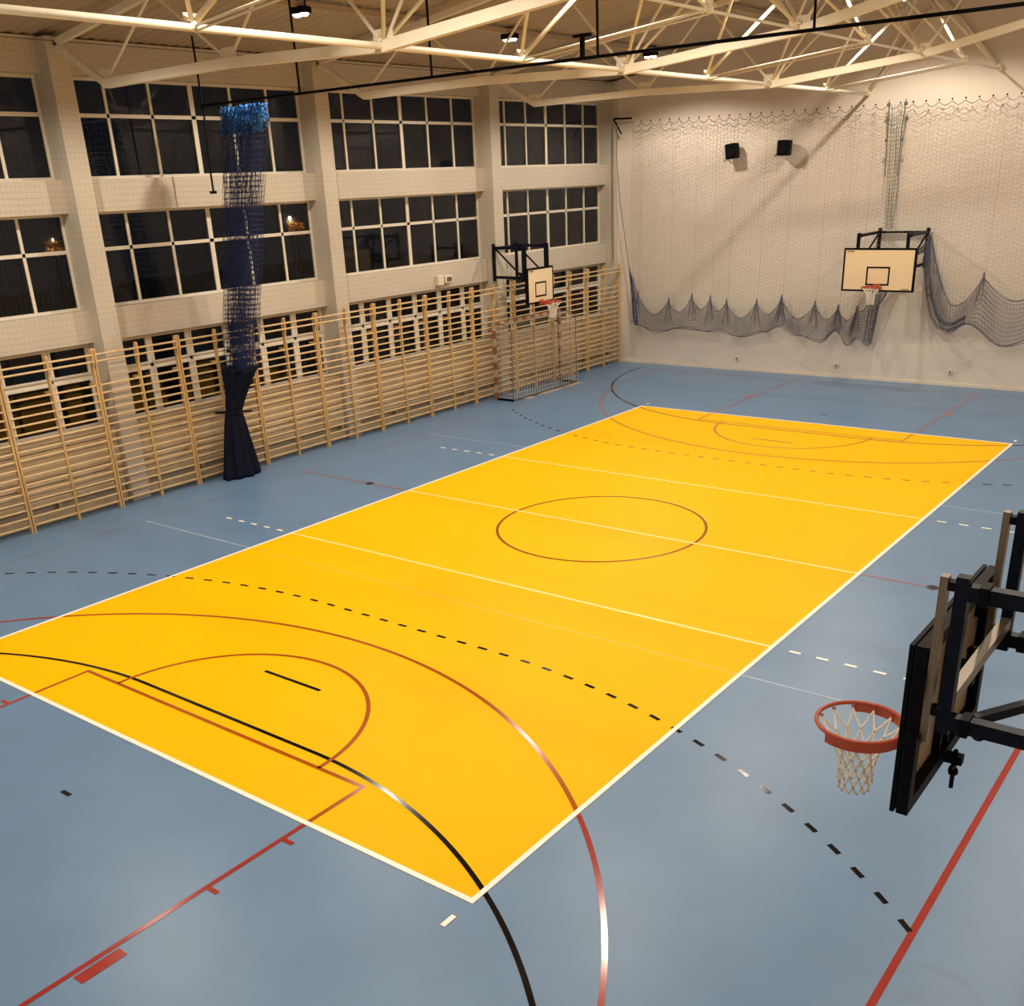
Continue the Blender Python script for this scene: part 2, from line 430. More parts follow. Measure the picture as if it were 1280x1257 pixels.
# ------------------------------------------------------------------ roof trusses across the hall
CH = [(-3.05, 7.22), (.1, 7.24), (3.2, 7.15), (6.3, 7.42), (9.4, 8.0), (12.5, 8.75)]
TOPN = [-1.5, 1.65, 4.8, 7.95, 11.1]
tw = ['over the near end of the court, mostly above the photo', 'nearest of the three trusses seen, starting at the first window pillar', 'middle of the three trusses seen, starting over the second pillar', 'farthest of the three trusses seen, nearest the end wall']
for ti, tv in enumerate(PILV[1:5]):
    t = thing('roof_truss', 'cream steel roof truss ' + tw[ti], 'roof truss', (4.5, tv, 7.2), 'main trusses across the hall')
    mb = MB()
    pts = [(-4.42, tv, zroof(-4.42)-.1)]+[(u, tv, z) for u, z in CH]+[(13.93, tv, 9.3)]
    for a, b_ in zip(pts[1:-1], pts[2:]): mb.bar(a, b_, .12, .135)
    obj('bottom_chord', mb, 'steel', t)
    obj('end_post', MB().bar(pts[0], pts[1], .10, .11), 'steel', t)
    obj('top_chord', MB().bar((-4.42, tv, zroof(-4.42)-.14), (13.93, tv, zroof(13.93)-.14), .10, .10), 'steel', t)
    for i, (u, z) in enumerate(CH):
        for du in (-1, 1):
            j = i-1 if du < 0 else i
            if 0 <= j < len(TOPN):
                tu = TOPN[j]
                obj('web_strut', MB().tube([(u+du*.05, tv, z+.06), (tu-du*.04, tv, zroof(tu)-.16)], .024, 10), 'steel', t, smooth=False)
        obj('gusset', MB().poly([]) if False else MB().bar((u-.17, tv, z+.10), (u+.17, tv, z+.10), .012, .20), 'steel', t)
# triangular girders running along the hall: two lower tubes, one upper tube, inclined struts
def girder(uc, label, zl, zr_):
    t = thing('roof_girder', label, 'girder', (uc, 9, zl), 'triangular girders along the hall')
    ua, ub = uc-1.6, uc+1.5; zt = zroof(uc)-.16
    obj('lower_tube', MB().tube([(ua, VN, zl), (ua, VF, zl)], .042, 12), 'steel', t, smooth=True)
    obj('lower_tube', MB().tube([(ub, VN, zr_), (ub, VF, zr_)], .022, 12), 'steel', t, smooth=True)
    obj('upper_tube', MB().tube([(uc, VN, zt), (uc, VF, zt)], .035, 10), 'steel', t, smooth=True)
    nodes = [-.02+2.975*k for k in range(-1, 9)]
    for k, nv in enumerate(nodes):
        main = (k % 2 == 1); end = nv > 23
        nv_ = min(nv, 23.66)
        for (lu, lz) in ((ua, zl), (ub, zr_)):
            for dv in (-1.49, 1.49):
                if nv_+dv > 23.7: continue
                obj('inclined_strut', MB().tube([(lu, nv_, lz+.03), (uc, nv_+dv, zt-.02)], .036 if (dv > 0 and not main) else .028, 10), 'steel', t, smooth=True)
            if end: obj('inclined_strut', MB().tube([(lu, nv_, lz+.03), (uc, nv_, zt-.02)], .033, 10), 'steel', t, smooth=True)
            g_ = MB(); g_.bar((lu, nv_-.11, lz+.06), (lu, nv_+.11, lz+.06), .012, .15)
            g_.ball((lu, nv_, lz+.02), .065, 10, 6)
            for q in (-.08, .08): g_.tube([(lu-.05, nv_+q, lz+.07), (lu+.05, nv_+q, lz+.07)], .016, 6)
            obj('node_joint', g_, 'steel', t)
        if not main and not end:
            obj('cross_rod_and_shade', MB().tube([(ua, nv_, zl+.01), (ub, nv_, zr_+.01)], .017, 8), 'steel', t, smooth=True)
            obj('cross_rod_and_shade', MB().tube([(ua, nv_+.01, zl-.035), (ub, nv_+.01, zr_-.035)], .012, 8), 'steel', t, smooth=True)  # thinner rod added to draw the shade just beneath the one above
    return t
girder(4.8, 'cream tubular steel girder over the court with brightly lit slanting struts', 7.15, 7.44)

# ------------------------------------------------------------------ floodlights under the roof
def make_flood():
    t = thing('floodlight', '', 'ceiling lamp', (0, 0, 0), 'floodlights under the roof')
    obj('housing', MB().bevbox(-.17, -.12, -.06, .17, .12, .05, .02), 'blacksteel', t)
    for dx in (-.085, .085):
        obj('lens', MB().tube([(dx, 0, -.095), (dx, 0, -.066), (dx, 0, -.060)], [.055, .080, .082], 14), 'lens', t)
    obj('hanger', MB().bar((-.13, 0, .05), (-.13, 0, .16), .02, .02, (0, 1, 0)).bar((.13, 0, .05), (.13, 0, .16), .02, .02, (0, 1, 0)).bar((-.15, 0, .155), (.15, 0, .155), .03, .015), 'blacksteel', t)
    return t
fl0 = make_flood(); first = True
rn = ['window-side row', 'middle row', 'row nearest the photographer']
vn = ['at the near end wall', 'over the near court end', 'near the curtain rail', 'over the third window bay', 'nearest the end wall']
for ri, (lu, lz) in enumerate(LAMP_ROWS):
    for k, lv in enumerate(LAMP_V):
        o = fl0 if first else copy_tree(fl0); first = False
        o.location = (lu, lv, lz)
        o['label'] = 'twin-lens black floodlight under the roof, %s, %s' % (rn[ri], vn[k])
# ------------------------------------------------------------------ divider rail and gathered divider net
RV, RZ_ = 8.3, 7.0
t = thing('curtain_rail', 'thin black rail crossing the hall under the trusses, carrying the divider net', 'rail', (4.5, RV, RZ_))
obj('rail', MB().box(-3.75, RV-.018, RZ_-.02, 13.9, RV+.018, RZ_+.02), 'blacksteel', t)
for u in (-3.72, -1.06, 1.93, 4.95, 8.02, 11.0):
    obj('hanger', MB().bar((u, RV, RZ_), (u-.02, RV, zroof(u)-.02), .026, .026), 'blacksteel', t)
obj('pull_cord', MB().tube([(-3.7, RV, RZ_), (-3.74, RV-.02, 6.2), (-3.76, RV, 5.55)], .018, 6), 'blacksteel', t)
obj('cord_handle', MB().box(-3.84, RV-.03, 5.50, -3.70, RV+.03, 5.55), 'blacksteel', t)
obj('trolley', MB().box(4.67, RV-.02, RZ_+.02, 4.73, RV+.02, RZ_+.30).box(4.56, RV-.03, RZ_+.26, 4.84, RV+.03, RZ_+.30), 'blacksteel', t)

dv = thing('divider_net', 'gathered navy blue divider net hanging in front of the wall bars, dark cloth foot', 'divider curtain', (-3.72, 8.3, 0))
def ncol(s_, z):
    # column of the gathered net: s_ in 0..1 along the pleats
    k = max(0.0, (z-2.2)/(6.93-2.2))
    cu = -3.68+k*(1.14); hw = .33+.23*k**1.5; dp = .22-.10*k
    jx = math.sin(s_*61+z*.9)*.03
    return (cu+(s_-.5)*2*hw+jx, 8.28+dp*math.sin(s_*92+.35*math.sin(z*1.7))+.02*math.sin(z*3+s_*40), z)
NC = 150
mb = MB()
for i in range(NC):
    s_ = i/(NC-1)+random.uniform(-.002, .002)
    mb.tube([ncol(s_, 2.18+4.72*j/16) for j in range(17)], .0032, 3, caps=False)
obj('vertical_twine', mb, 'navynet', dv)
mb = MB()
for j in range(52):
    z = 2.2+j*.0915+random.uniform(-.01, .01)
    mb.tube([ncol(i/300, z+.015*math.sin(i*.21+j)) for i in range(301)], .0030, 3, caps=False)
obj('horizontal_twine', mb, 'navynet', dv)
mb = MB()
for i in range(420):
    s_ = random.random(); z0 = random.uniform(6.45, 6.80); a = ncol(s_, z0); b_ = ncol(min(1, max(0, s_+random.uniform(-.05, .05))), min(6.93, z0+random.uniform(.08, .3)))
    m3 = tuple((a[q]+b_[q])/2+random.uniform(-.04, .04) for q in range(3))
    mb.tube([a, m3, b_], .006, 3, caps=False)
obj('painted_lit_heading', mb, 'litnet', dv)['label'] = 'bunched netting along the top of the divider, painted bright blue to look lit'
def cloth(z0, z1, prof, nz=26, na=96, folds=9, du=None):
    mb = MB()
    for i in range(nz+1):
        z = z0+(z1-z0)*i/nz; cu, cv, ru, rv, fd = prof(z)
        for j in range(na):
            a = 2*PI*j/na; f = 1+fd*math.sin(folds*a+1.2*math.sin(z*2))+.35*fd*math.sin(5*a+z*3+1)
            mb.v.append((cu+ru*f*math.cos(a), cv+rv*f*math.sin(a), z))
    for i in range(nz):
        for j in range(na):
            k = (j+1) % na; mb.f.append((i*na+j, i*na+k, (i+1)*na+k, (i+1)*na+j))
    mb.f.append(tuple(reversed(range(na)))); mb.f.append(tuple(nz*na+j for j in range(na)))
    return mb
def cprof(z):
    if z < 1.35:
        k = 1-z/1.35; r = .15+.20*k**.8; return (-3.90, 8.12-.02*k, .13+.09*k, .17+.26*k**.8, .09+.05*k)
    k = (z-1.35)/.87; r = .15+.19*k**1.3; return (-3.90+.19*k, 8.12+.16*k, .13+.20*k**1.3, .17+.15*k**1.3, .09+.04*k)
obj('cloth_foot', cloth(.01, 2.24, cprof, 30), 'navycloth', dv, smooth=True)
obj('tie_band', MB().ring((-3.90, 8.12, 1.35), .165, .018, 30, 6).bar((-4.0, 7.98, 1.36), (-4.10, 7.80, 1.37), .03, .05).bar((-3.78, 8.22, 1.35), (-3.6, 8.35, 1.36), .03, .03), 'navycloth', dv)
obj('heading_band', MB().ring((-3.69, 8.28, 2.23), .33, .022, 36, 6), 'navycloth', dv)

# ------------------------------------------------------------------ safety nets
sn = thing('safety_net', 'fine square-mesh safety net stretched over the window wall pillars', 'safety net', (-4.2, 11, 3))
mb = MB(); v = -3.0
while v < 23.5:
    ph = random.uniform(0, 6)
    mb.tube([(-4.255+.008*math.sin(ph+z), v+.012*math.sin(z*1.1+ph*.2), z) for z in (2.75, 4, 5.2, 6.4, 7.95)], .0010, 3, caps=False); v += .085
obj('vertical_twine', mb, 'palenet', sn)
mb = MB(); z = 2.75
while z < 7.95:
    mb.tube([(-4.258, -3+26.5*i/50, z+.010*math.sin(i*.9+z*5)) for i in range(51)], .0010, 3, caps=False); z += .10
obj('horizontal_twine', mb, 'palenet', sn)
obj('top_cable', MB().tube([(-4.25, -3, 7.95), (-4.25, 23.5, 7.95)], .006, 5), 'greynet', sn)

NV = 23.45
peaksA = [(-3.62, 2.9), (-3.33, 2.1), (-2.26, 1.95), (-1.48, 2.10), (-.87, 2.05), (-.35, 1.98), (.6, 2.0), (1.35, 2.12), (2.34, 2.0), (3.0, 1.92), (3.53, 1.90), (3.95, 2.5), (4.6, 3.3), (5.27, 3.75), (6.65, 2.80), (8.3, 2.8), (10.0, 2.7), (11.8, 2.8), (13.6, 3.0)]
def swag(u, depth=1.0):
    for (a, za), (b_, zb) in zip(peaksA[:-1], peaksA[1:]):
        if a <= u <= b_:
            k = (u-a)/(b_-a); w = b_-a
            sag = min(.62, .34*w+.12) if a >= -3.4 else .05
            if a == 5.27: sag = 1.15
            if a >= 6.6: sag = .55
            if 3.9 <= a < 5.2: sag = .12
            zl = za+(zb-za)*k
            return zl-sag*depth*(1-abs(2*k-1)**1.7)
    return 2.5
def hem(u):
    base = [(-3.7, 1.35), (-3.3, 1.22), (-2.66, 1.06), (-1.9, 1.18), (-1.0, 1.15), (-.5, 1.2), (.15, 1.03), (.9, 1.2), (1.35, 1.42), (1.9, 1.18), (2.58, 1.0), (3.0, 1.35), (3.34, .98), (3.6, 1.2), (3.95, 1.0), (4.12, 2.1), (4.6, 3.2), (5.2, 3.4), (5.3, 2.4), (5.94, 1.44), (6.4, 1.66), (7.3, 1.16), (8.3, 1.5), (9.3, 1.1), (10.2, 1.5), (11.2, 1.2), (12.3, 1.5), (13.6, 1.3)]
    for (a, za), (b_, zb) in zip(base[:-1], base[1:]):
        if a <= u <= b_:
            k = (u-a)/(b_-a); k = k*k*(3-2*k); return za+(zb-za)*k
    return 1.3
fn = thing('safety_net', 'large grey net over the end wall, gathered up in swags above the floor', 'safety net', (4.5, NV, 1))
TOPZ = lambda u: 6.90-.05*math.sin((u+3.7)/17*PI)
hooks = []; u = -3.62
while u < 13.6: hooks.append(u); u += .31
def topsag(u):
    k = ((u+3.62)/.31) % 1.0
    return TOPZ(u)-.10*(4*k*(1-k))
mb = MB(); u = -3.6
i = 0
while u < 13.55:
    zt, zb = topsag(u), swag(u); ph = u*3
    mb.tube([(u+.02*math.sin(z_*2+ph)+.015*math.sin(z_*5+ph*2), NV+.04*math.sin(z_*1.3+u*2.1), z_) for z_ in [zt+(zb-zt)*j/12 for j in range(13)]], .0018, 3, caps=False)
    u += .105; i += 1
obj('vertical_twine', mb, 'lightnet', fn)
mb = MB(); nr = 56
for j in range(nr+1):
    pts = []; seg = []
    for i in range(0, 345):
        u = -3.6+i*.05
        z0 = topsag(u)-j*.095
        z_ = z0+.018*math.sin(u*2.3+j*.7)+.014*math.sin(u*5.1+j*1.9)+.010*math.sin(u*11+j*.5)
        if z_ > swag(u): seg.append((u, NV+.04*math.sin(z_*1.3+u*2.1), z_))
        elif len(seg) > 2: mb.tube(seg, .0030, 3, caps=False); seg = []
        else: seg = []
    if len(seg) > 2: mb.tube(seg, .0030, 3, caps=False)
obj('horizontal_twine', mb, 'lightnet', fn)
mb = MB()
for lay in range(3):
    u = -3.58+lay*.02
    while u < 13.5:
        a, b_ = swag(u), hem(u)
        if b_ < a-.03:
            off = .05*lay-.08
            mb.tube([(u+.02*math.sin(q*7+u*9+lay), NV+off+.03*math.sin(u*6+q*4), a+(b_-a)*q) for q in (0, .25, .5, .75, 1)], .0030, 3, caps=False)
        u += .075
    for q in range(11):
        k = q/10; seg = []
        for i in range(0, 343):
            u = -3.58+i*.05; a, b_ = swag(u), hem(u)
            if b_ < a-.03: seg.append((u, NV+.05*lay-.08+.03*math.sin(u*6+k*4), a+(b_-a)*k+.02*math.sin(u*4+lay*2)))
            else:
                if len(seg) > 2: mb.tube(seg, .0032, 3, caps=False)
                seg = []
        if len(seg) > 2: mb.tube(seg, .0032, 3, caps=False)
obj('gathered_hem', mb, 'greynet', fn)['label'] = 'denser bunched net along the bottom'
mb = MB()
for fc, dz in ((swag, 0), (hem, 0), (hem, .06)):
    seg = []
    for i in range(0, 343):
        u = -3.58+i*.05
        if hem(u) < swag(u)-.03 or fc is swag: seg.append((u, NV-.1+.1*dz, fc(u)+dz*math.sin(u*3)))
        else:
            if len(seg) > 2: mb.tube(seg, .009, 4)
            seg = []
    if len(seg) > 2: mb.tube(seg, .009, 4)
obj('hem_rope', mb, 'greynet', fn)
for dz, rr in ((0, .006), (.13, .005)):
    mb = MB(); mb.tube([(-3.6+.05*i, NV, topsag(-3.6+.05*i)-dz-(.04*math.sin(i*.31) if dz else 0)) for i in range(344)], rr, 4)
    obj('heading_cord', mb, 'greynet', fn)
# bunches at the swag peaks and lifting cords
for (pu, pz) in peaksA[1:]:
    if 3.8 < pu < 5.2: continue
    mb = MB()
    for k in range(16 if pu not in (1.35, 3.0, 3.53) else 34):
        a = random.uniform(-.16, .16)
        mb.tube([(pu+a*.08, NV-.06, pz+.12), (pu+a*.4, NV-.08, pz-.15), (pu+a*1.1, NV-.09+random.uniform(-.03, .03), pz-.45-.25*random.random())], .004, 3, caps=False)
    obj('bunched_peak', mb, 'greynet', fn)
    if pu != 5.27: obj('lift_cord', MB().tube([(pu, NV+.02, pz+.1), (pu+.02, NV+.02, (pz+6.9)/2), (pu, NV, 6.85)], .0025, 4), 'lightnet', fn)
mb = MB()   # heavy draped edge beside the backboard frame
for k in range(34):
    o_ = random.uniform(-.11, .11)
    w_ = o_+.11
    mb.tube([(5.22+o_*.3, NV-.08+o_*.3, 3.8), (5.24+o_*.8, NV-.08, 3.0), (5.30+w_*.9, NV-.1, 2.3), (5.45+w_*1.1, NV-.1, 1.8+w_*.3), (5.66+w_, NV-.1, 1.52+w_*.8), (5.94+w_*.6, NV-.1, 1.44+w_*1.2), (6.35, NV-.1, 1.66+w_)], .0038, 3, caps=False)
obj('draped_edge', mb, 'greynet', fn)
mb = MB()
for k in range(30):
    o_ = random.uniform(-.14, .14)
    mb.tube([(3.98+o_*.3, NV-.07, 2.7), (3.95+o_, NV-.09, 1.7), (3.9+o_*.9, NV-.08, 1.0+random.uniform(0, .2))], .004, 3, caps=False)
obj('draped_edge', mb, 'greynet', fn)
for hu in hooks:
    obj('hook', MB().ball((hu, NV, TOPZ(hu)+.03), .022, 6, 5), 'blacksteel', fn)
# edge cord on the left of the net
obj('edge_cord', MB().tube([(-4.1, 23.4, 6.95), (-4.12, 23.4, 6.0), (-4.0, 23.4, 4.8), (-3.72, 23.4, 3.2), (-3.48, 23.4, 1.9)], .012, 6), 'greynet', fn)
mb = MB()
for k in range(30):
    o_ = random.uniform(-.07, .07)
    mb.tube([(-3.66+o_*.2, NV-.06, 2.9), (-3.5+o_, NV-.08, 2.1), (-3.45+o_*1.3, NV-.06, 1.5), (-3.4+o_*.8, NV-.06, 1.2)], .004, 3, caps=False)
obj('draped_edge', mb, 'navynet', fn)
# narrow gathered net strip over the far basket
ns = thing('gathered_net_strip', 'narrow grey-green gathered net hanging above the far backboard', 'net', (4.1, 23.3, 6.9))
mb = MB()
for k in range(9):
    a = (k/8-.5)
    mb.tube([(4.1+a*.44+.02*math.sin(z_*3+k), 23.32+.04*math.sin(k*2), z_) if False else (4.1+.1*(6.85-z_)/2.9+a*(.42-.22*(6.85-z_)/2.9)+.015*math.sin(z_*4+k), 23.32+.04*math.sin(k*2), z_) for z_ in [6.85-j*.24 for j in range(13)]], .005, 3, caps=False)
for j in range(30):
    z_ = 6.6-j*.093; w = (.42-.22*(6.85-z_)/2.9)/2; c_ = 4.1+.1*(6.85-z_)/2.9
    mb.tube([(c_-w, 23.32, z_), (c_-w/3, 23.35, z_-.03), (c_+w/3, 23.29, z_-.01), (c_+w, 23.32, z_)], .0045, 3, caps=False)
for k in (-.21, .21):
    mb.tube([(4.1+k, 23.3, 6.95), (4.1+k*.8, 23.3, 6.3), (4.12+k*.75, 23.3, 5.2)], .012, 5)
    mb.ball((4.1+k, 23.3, 6.85), .05, 8, 5); mb.ball((4.1+k*.9, 23.3, 6.05), .04, 8, 5)
obj('twine', mb, mat('grey_green_twine', (.10, .13, .12), .9), ns)

# corner net bracket, speakers, sockets, alarm box
t = thing('net_bracket', 'small black triangular bracket high in the far left corner', 'bracket', (-4.2, 23.5, 7.05))
obj('arm', MB().bar((-4.28, 23.50, 7.05), (-3.68, 23.52, 7.03), .04, .05), 'blacksteel', t)
obj('brace', MB().bar((-4.27, 23.50, 7.02), (-4.02, 23.52, 6.63), .035, .035), 'blacksteel', t)
obj('down_cable', MB().tube([(-4.28, 23.45, 6.9), (-4.28, 23.45, 3.1)], .012, 5), 'greynet', t)
for k, (cu, cz, rot_) in enumerate(((-.41, 6.0, .12), (1.12, 6.01, -.02))):
    t = thing('loudspeaker', ['black wall loudspeaker farther from the basket, slightly tilted', 'black wall loudspeaker nearer the basket, hung straight'][k], 'speaker', (cu, 23.6, cz), 'loudspeakers on the end wall')
    hw, hh = .165, .19
    mb = MB().bevbox(cu-hw, 23.36, cz-hh, cu+hw, 23.62, cz+hh, .02); obj('cabinet', mb, 'speaker', t)
    mb = MB(); 
    for q in range(9): mb.box(cu-hw+.03, 23.348, cz-hh+.03+q*.042, cu+hw-.03, 23.36, cz-hh+.045+q*.042)
    obj('grille', mb, 'blacksteel', t)
    obj('cone', MB().tube([(cu, 23.342, cz-.03), (cu, 23.36, cz-.03)], [.10, .12], 20), 'speaker', t)
    obj('bracket', MB().bar((cu, 23.6, cz), (cu, 23.75, cz), .08, .10), 'blacksteel', t)
    obj('cable', MB().tube([(cu-hw, 23.55, cz-.14), (cu-hw-.12, 23.68, cz-.12), (cu-hw-.22, 23.74, cz-.20)], .012, 6), 'greynet', t)
    for ch in t.children: pass
    t.rotation_euler = (0, -rot_, 0)
for k, (cu, cz) in enumerate(((-.09, .36), (2.96, .35), (6.05, .38))):
    t = thing('wall_socket', 'round cream wall socket low on the end wall, ' + ['leftmost of three', 'middle one of three', 'rightmost, right of the basket'][k], 'socket', (cu, 23.75, cz), 'sockets low on the end wall')
    obj('cover', MB().tube([(cu, 23.75, cz), (cu, 23.70, cz), (cu, 23.695, cz)], [.075, .07, .055], 20), 'plastic', t)
    obj('pin_recess', MB().tube([(cu, 23.69, cz-.01), (cu, 23.70, cz-.01)], .03, 14), 'greysteel', t)
t = thing('alarm_box', 'small cream twin box on the wall above the bars, between two pillars', 'alarm box', (-4.55, 15.6, 3.22))
obj('housing', MB().bevbox(-4.6, 15.42, 3.12, -4.46, 15.64, 3.36, .012), 'plastic', t)
obj('housing', MB().bevbox(-4.6, 15.68, 3.16, -4.45, 15.98, 3.34, .012), 'plastic', t)
obj('front_grille', MB().box(-4.452, 15.74, 3.20, -4.44, 15.92, 3.30), 'greysteel', t)
for k, (cu, lb) in enumerate(((-1.03, 'left of the yellow court'), (10.03, 'right of the yellow court'))):
    t = thing('net_post_socket', 'dark round floor cover of a net post socket, ' + lb, 'floor socket', (cu, 9, 0), 'net post sockets in the floor')
    obj('cover', MB().tube([(cu, 9, .001), (cu, 9, .006), (cu, 9, .008)], [.085, .085, .075], 24), 'brass', t)
    obj('lift_slot', MB().box(cu-.03, 8.99, .008, cu+.03, 9.01, .010), 'blacksteel', t)

# ------------------------------------------------------------------ basketball baskets
def hoop_net(c, R, mb, r=.005, bottom=.11, L=.42):
    N = 12; rowz = [0, -.09, -.16, -.22, -.28, -.34, -.39]
    rad = [R, R*.66, R*.49, R*.44, R*.42, R*.42, R*.38]
    for row in range(len(rowz)-1):
        for i in range(N):
            for d in (-.5, .5):
                a0 = 2*PI*(i+.5*(row % 2))/N; a1 = a0+d*2*PI/N
                p0 = (c[0]+rad[row]*math.cos(a0), c[1]+rad[row]*math.sin(a0), c[2]+rowz[row])
                p1 = (c[0]+rad[row+1]*math.cos(a1), c[1]+rad[row+1]*math.sin(a1), c[2]+rowz[row+1])
                mb.tube([p0, tuple((p0[q]+p1[q])/2*(1 if q < 2 else 1)-(.008 if q == 2 else 0) for q in range(3)), p1], r, 5)
                mb.ball(p1, r*1.7, 6, 4)
    return mb
def basket(name, label, bc, ax, bw, bh, arms_len, wallpos, zc_rim, near=False, loc_lbl=None, up_sp=.5, arm_z=(3.1, 3.78), up_off=0.0):
    """bc: centre of board FRONT face; ax: unit vector (front direction, in XY); bw,bh board size"""
    F = Vector(ax).to_3d(); F.z = 0; S = Vector((-F.y, F.x, 0)); bc = Vector(bc); U = Vector((0, 0, 1))
    t = thing(name, label, 'basketball hoop', tuple(bc), 'basketball baskets')
    def L(f, s_, z): return tuple(bc+F*f+S*s_+U*(z-bc.z))
    z0, z1 = bc.z-bh/2, bc.z+bh/2
    def slab(mb, f0, f1, s0, s1, za, zb):
        n = len(mb.v)
        mb.v += [L(f0, s0, za), L(f1, s0, za), L(f1, s1, za), L(f0, s1, za), L(f0, s0, zb), L(f1, s0, zb), L(f1, s1, zb), L(f0, s1, zb)]
        mb.f += [(n, n+3, n+2, n+1), (n+4, n+5, n+6, n+7), (n, n+1, n+5, n+4), (n+1, n+2, n+6, n+5), (n+2, n+3, n+7, n+6), (n+3, n, n+4, n+7)]
        return mb
    obj('backboard', slab(MB(), -.02, -.001, -bw/2+.02, bw/2-.02, z0+.02, z1-.02), 'boardwhite', t)
    obj('board_back', slab(MB(), -.030, -.0205, -bw/2+.03, bw/2-.03, z0+.03, z1-.03), 'boardback', t)
    fr = MB(); k = .045
    slab(fr, -.02, .001, -bw/2, bw/2, z0, z0+k); slab(fr, -.02, .001, -bw/2, bw/2, z1-k, z1)
    slab(fr, -.02, .001, -bw/2, -bw/2+k, z0+k, z1-k); slab(fr, -.02, .001, bw/2-k, bw/2, z0+k, z1-k)
    obj('border_line', fr, 'blacksteel', t)
    sq = MB(); sw, sh, sz = (.59, .45, z0+.15) if bw > 1.5 else (.50, .38, z0+.16); k = .04
    slab(sq, -.001, .0012, -sw/2, sw/2, sz, sz+k); slab(sq, -.001, .0012, -sw/2, sw/2, sz+sh-k, sz+sh)
    slab(sq, -.001, .0012, -sw/2, -sw/2+k, sz+k, sz+sh-k); slab(sq, -.001, .0012, sw/2-k, sw/2, sz+k, sz+sh-k)
    obj('target_square', sq, 'blacksteel', t)
    mk = MB(); sgn = 1 if True else -1
    for q in range(6): slab(mk, -.001, .0012, -bw/2+.08+q*.032, -bw/2+.08+q*.032+.024, z1-.09, z1-.064)
    if bw > 1.5:
        for q in range(5): slab(mk, -.001, .0012, bw/2-.30+q*.04, bw/2-.30+q*.04+.03, z0+.055, z0+.075)
    obj('maker_mark', mk, 'blacksteel', t)
    # steel frame behind the board
    bf = MB(); w = .07
    slab(bf, -.085, -.03, -bw/2, -bw/2+w, z0, z1); slab(bf, -.085, -.03, bw/2-w, bw/2, z0, z1)
    slab(bf, -.085, -.03, -bw/2+w, bw/2-w, z0, z0+w); slab(bf, -.085, -.03, -bw/2+w, bw/2-w, z1-w, z1)
    obj('back_frame', bf, 'blacksteel', t)
    cbx = MB(); slab(cbx, -.07, -.03, -.085, -.06, z0+w, z1-w)
    obj('centre_rib', cbx, 'blacksteel', t)
    obj('centre_rib', slab(MB(), -.07, -.03, .06, .085, z0+w, z1-w), 'blacksteel', t)
    # rim
    rc = bc+F*.375; rc.z = zc_rim; R = .225
    obj('rim', MB().ring(tuple(rc), R+.010, .012, 48, 8), 'orange', t, smooth=True)
    ang0 = math.atan2(-F.y, -F.x); band = MB(); n = 30
    for i in range(n+1):
        a = ang0+math.radians(118)*(2*i/n-1)
        for rr, dz in ((R+.002, .004), (R+.022, .006), (R+.022, -.056), (R+.002, -.056)):
            band.v.append((rc.x+rr*math.cos(a), rc.y+rr*math.sin(a), rc.z+dz))
    for i in range(n):
        for q in range(4):
            q2 = (q+1) % 4; band.f.append((4*i+q, 4*i+q2, 4*i+4+q2, 4*i+4+q))
    band.f.append((3, 2, 1, 0)); band.f.append((4*n, 4*n+1, 4*n+2, 4*n+3))
    obj('rim_flange', band, 'orange', t)
    pl = MB(); slab(pl, .0015, .016, -.09, .09, zc_rim-.11, zc_rim+.03); slab(pl, .016, .16, -.09, .09, zc_rim-.012, zc_rim+.004)
    slab(pl, .016, .13, -.09, -.08, zc_rim-.07, zc_rim-.012); slab(pl, .016, .13, .08, .09, zc_rim-.07, zc_rim-.012)
    obj('rim_plate', pl, 'orange', t)
    hk = MB()
    for i in range(12):
        a = 2*PI*i/12; hk.ring((rc.x+(R-.004)*math.cos(a), rc.y+(R-.004)*math.sin(a), rc.z-.018), .010, .0035, 8, 5)
    obj('net_hook', hk, 'orange', t)
    obj('net', hoop_net((rc.x, rc.y, rc.z-.025), R-.005, MB(), .0055 if near else .007), 'rope', t)
    # mounting: two uprights pairs, arms back to the wall
    az0, az1 = arm_z
    ws = 1
    for s_ in (-up_sp+up_off, up_sp+up_off):
        obj('height_rail', slab(MB(), -.125, -.09, s_-.025, s_+.025, z0+.42, az1+.06), 'greysteel' if near else 'blacksteel', t)
        obj('upright', slab(MB(), -.215, -.158, s_-.029, s_+.029, az0-.06, az1+.07), 'navysteel', t)
        for (f0, f1, hw_, za, zb) in ((-.158, -.125, .025, az1-.0, az1+.04), (-.158, -.125, .025, az0+.02, az0+.06), (-.10, -.03, .09, z0+.40, z0+.46)):
            obj('slide_bracket', slab(MB(), f0, f1, s_-hw_, s_+hw_, za, zb), 'blacksteel', t)
        obj('fixing_plate', slab(MB(), -.09, -.03, s_-.07, s_+.05, z1-.24, z1-.12), 'blacksteel', t)
        for z in (az0, az1):
            obj('arm', slab(MB(), -arms_len, -.16, s_-.03, s_+.03, z-.035, z+.035), 'navysteel', t)
            slp = slab(MB(), -.30, -.26, s_-.045, s_+.045, z-.045, z+.045); obj('arm_clamp', slp, 'blacksteel', t)
        obj('wall_post', slab(MB(), -arms_len-.05, -arms_len, s_-.04, s_+.04, az0-.1, az1+.1), 'blacksteel', t)
        if not near: obj('diagonal_brace', MB().bar(L(-.26, s_, az0+.05), L(-arms_len+.05, s_, az1-.03), .035, .035), 'blacksteel', t)
    obj('cross_member', MB().bar(L(-.187, -up_sp, az0+.10), L(-.187, up_sp, az0+.10), .05, .06), 'greysteel' if near else 'blacksteel', t)
    obj('cross_member', MB().bar(L(-arms_len+.02, -up_sp, az1), L(-arms_len+.02, up_sp, az1), .05, .05), 'blacksteel', t)
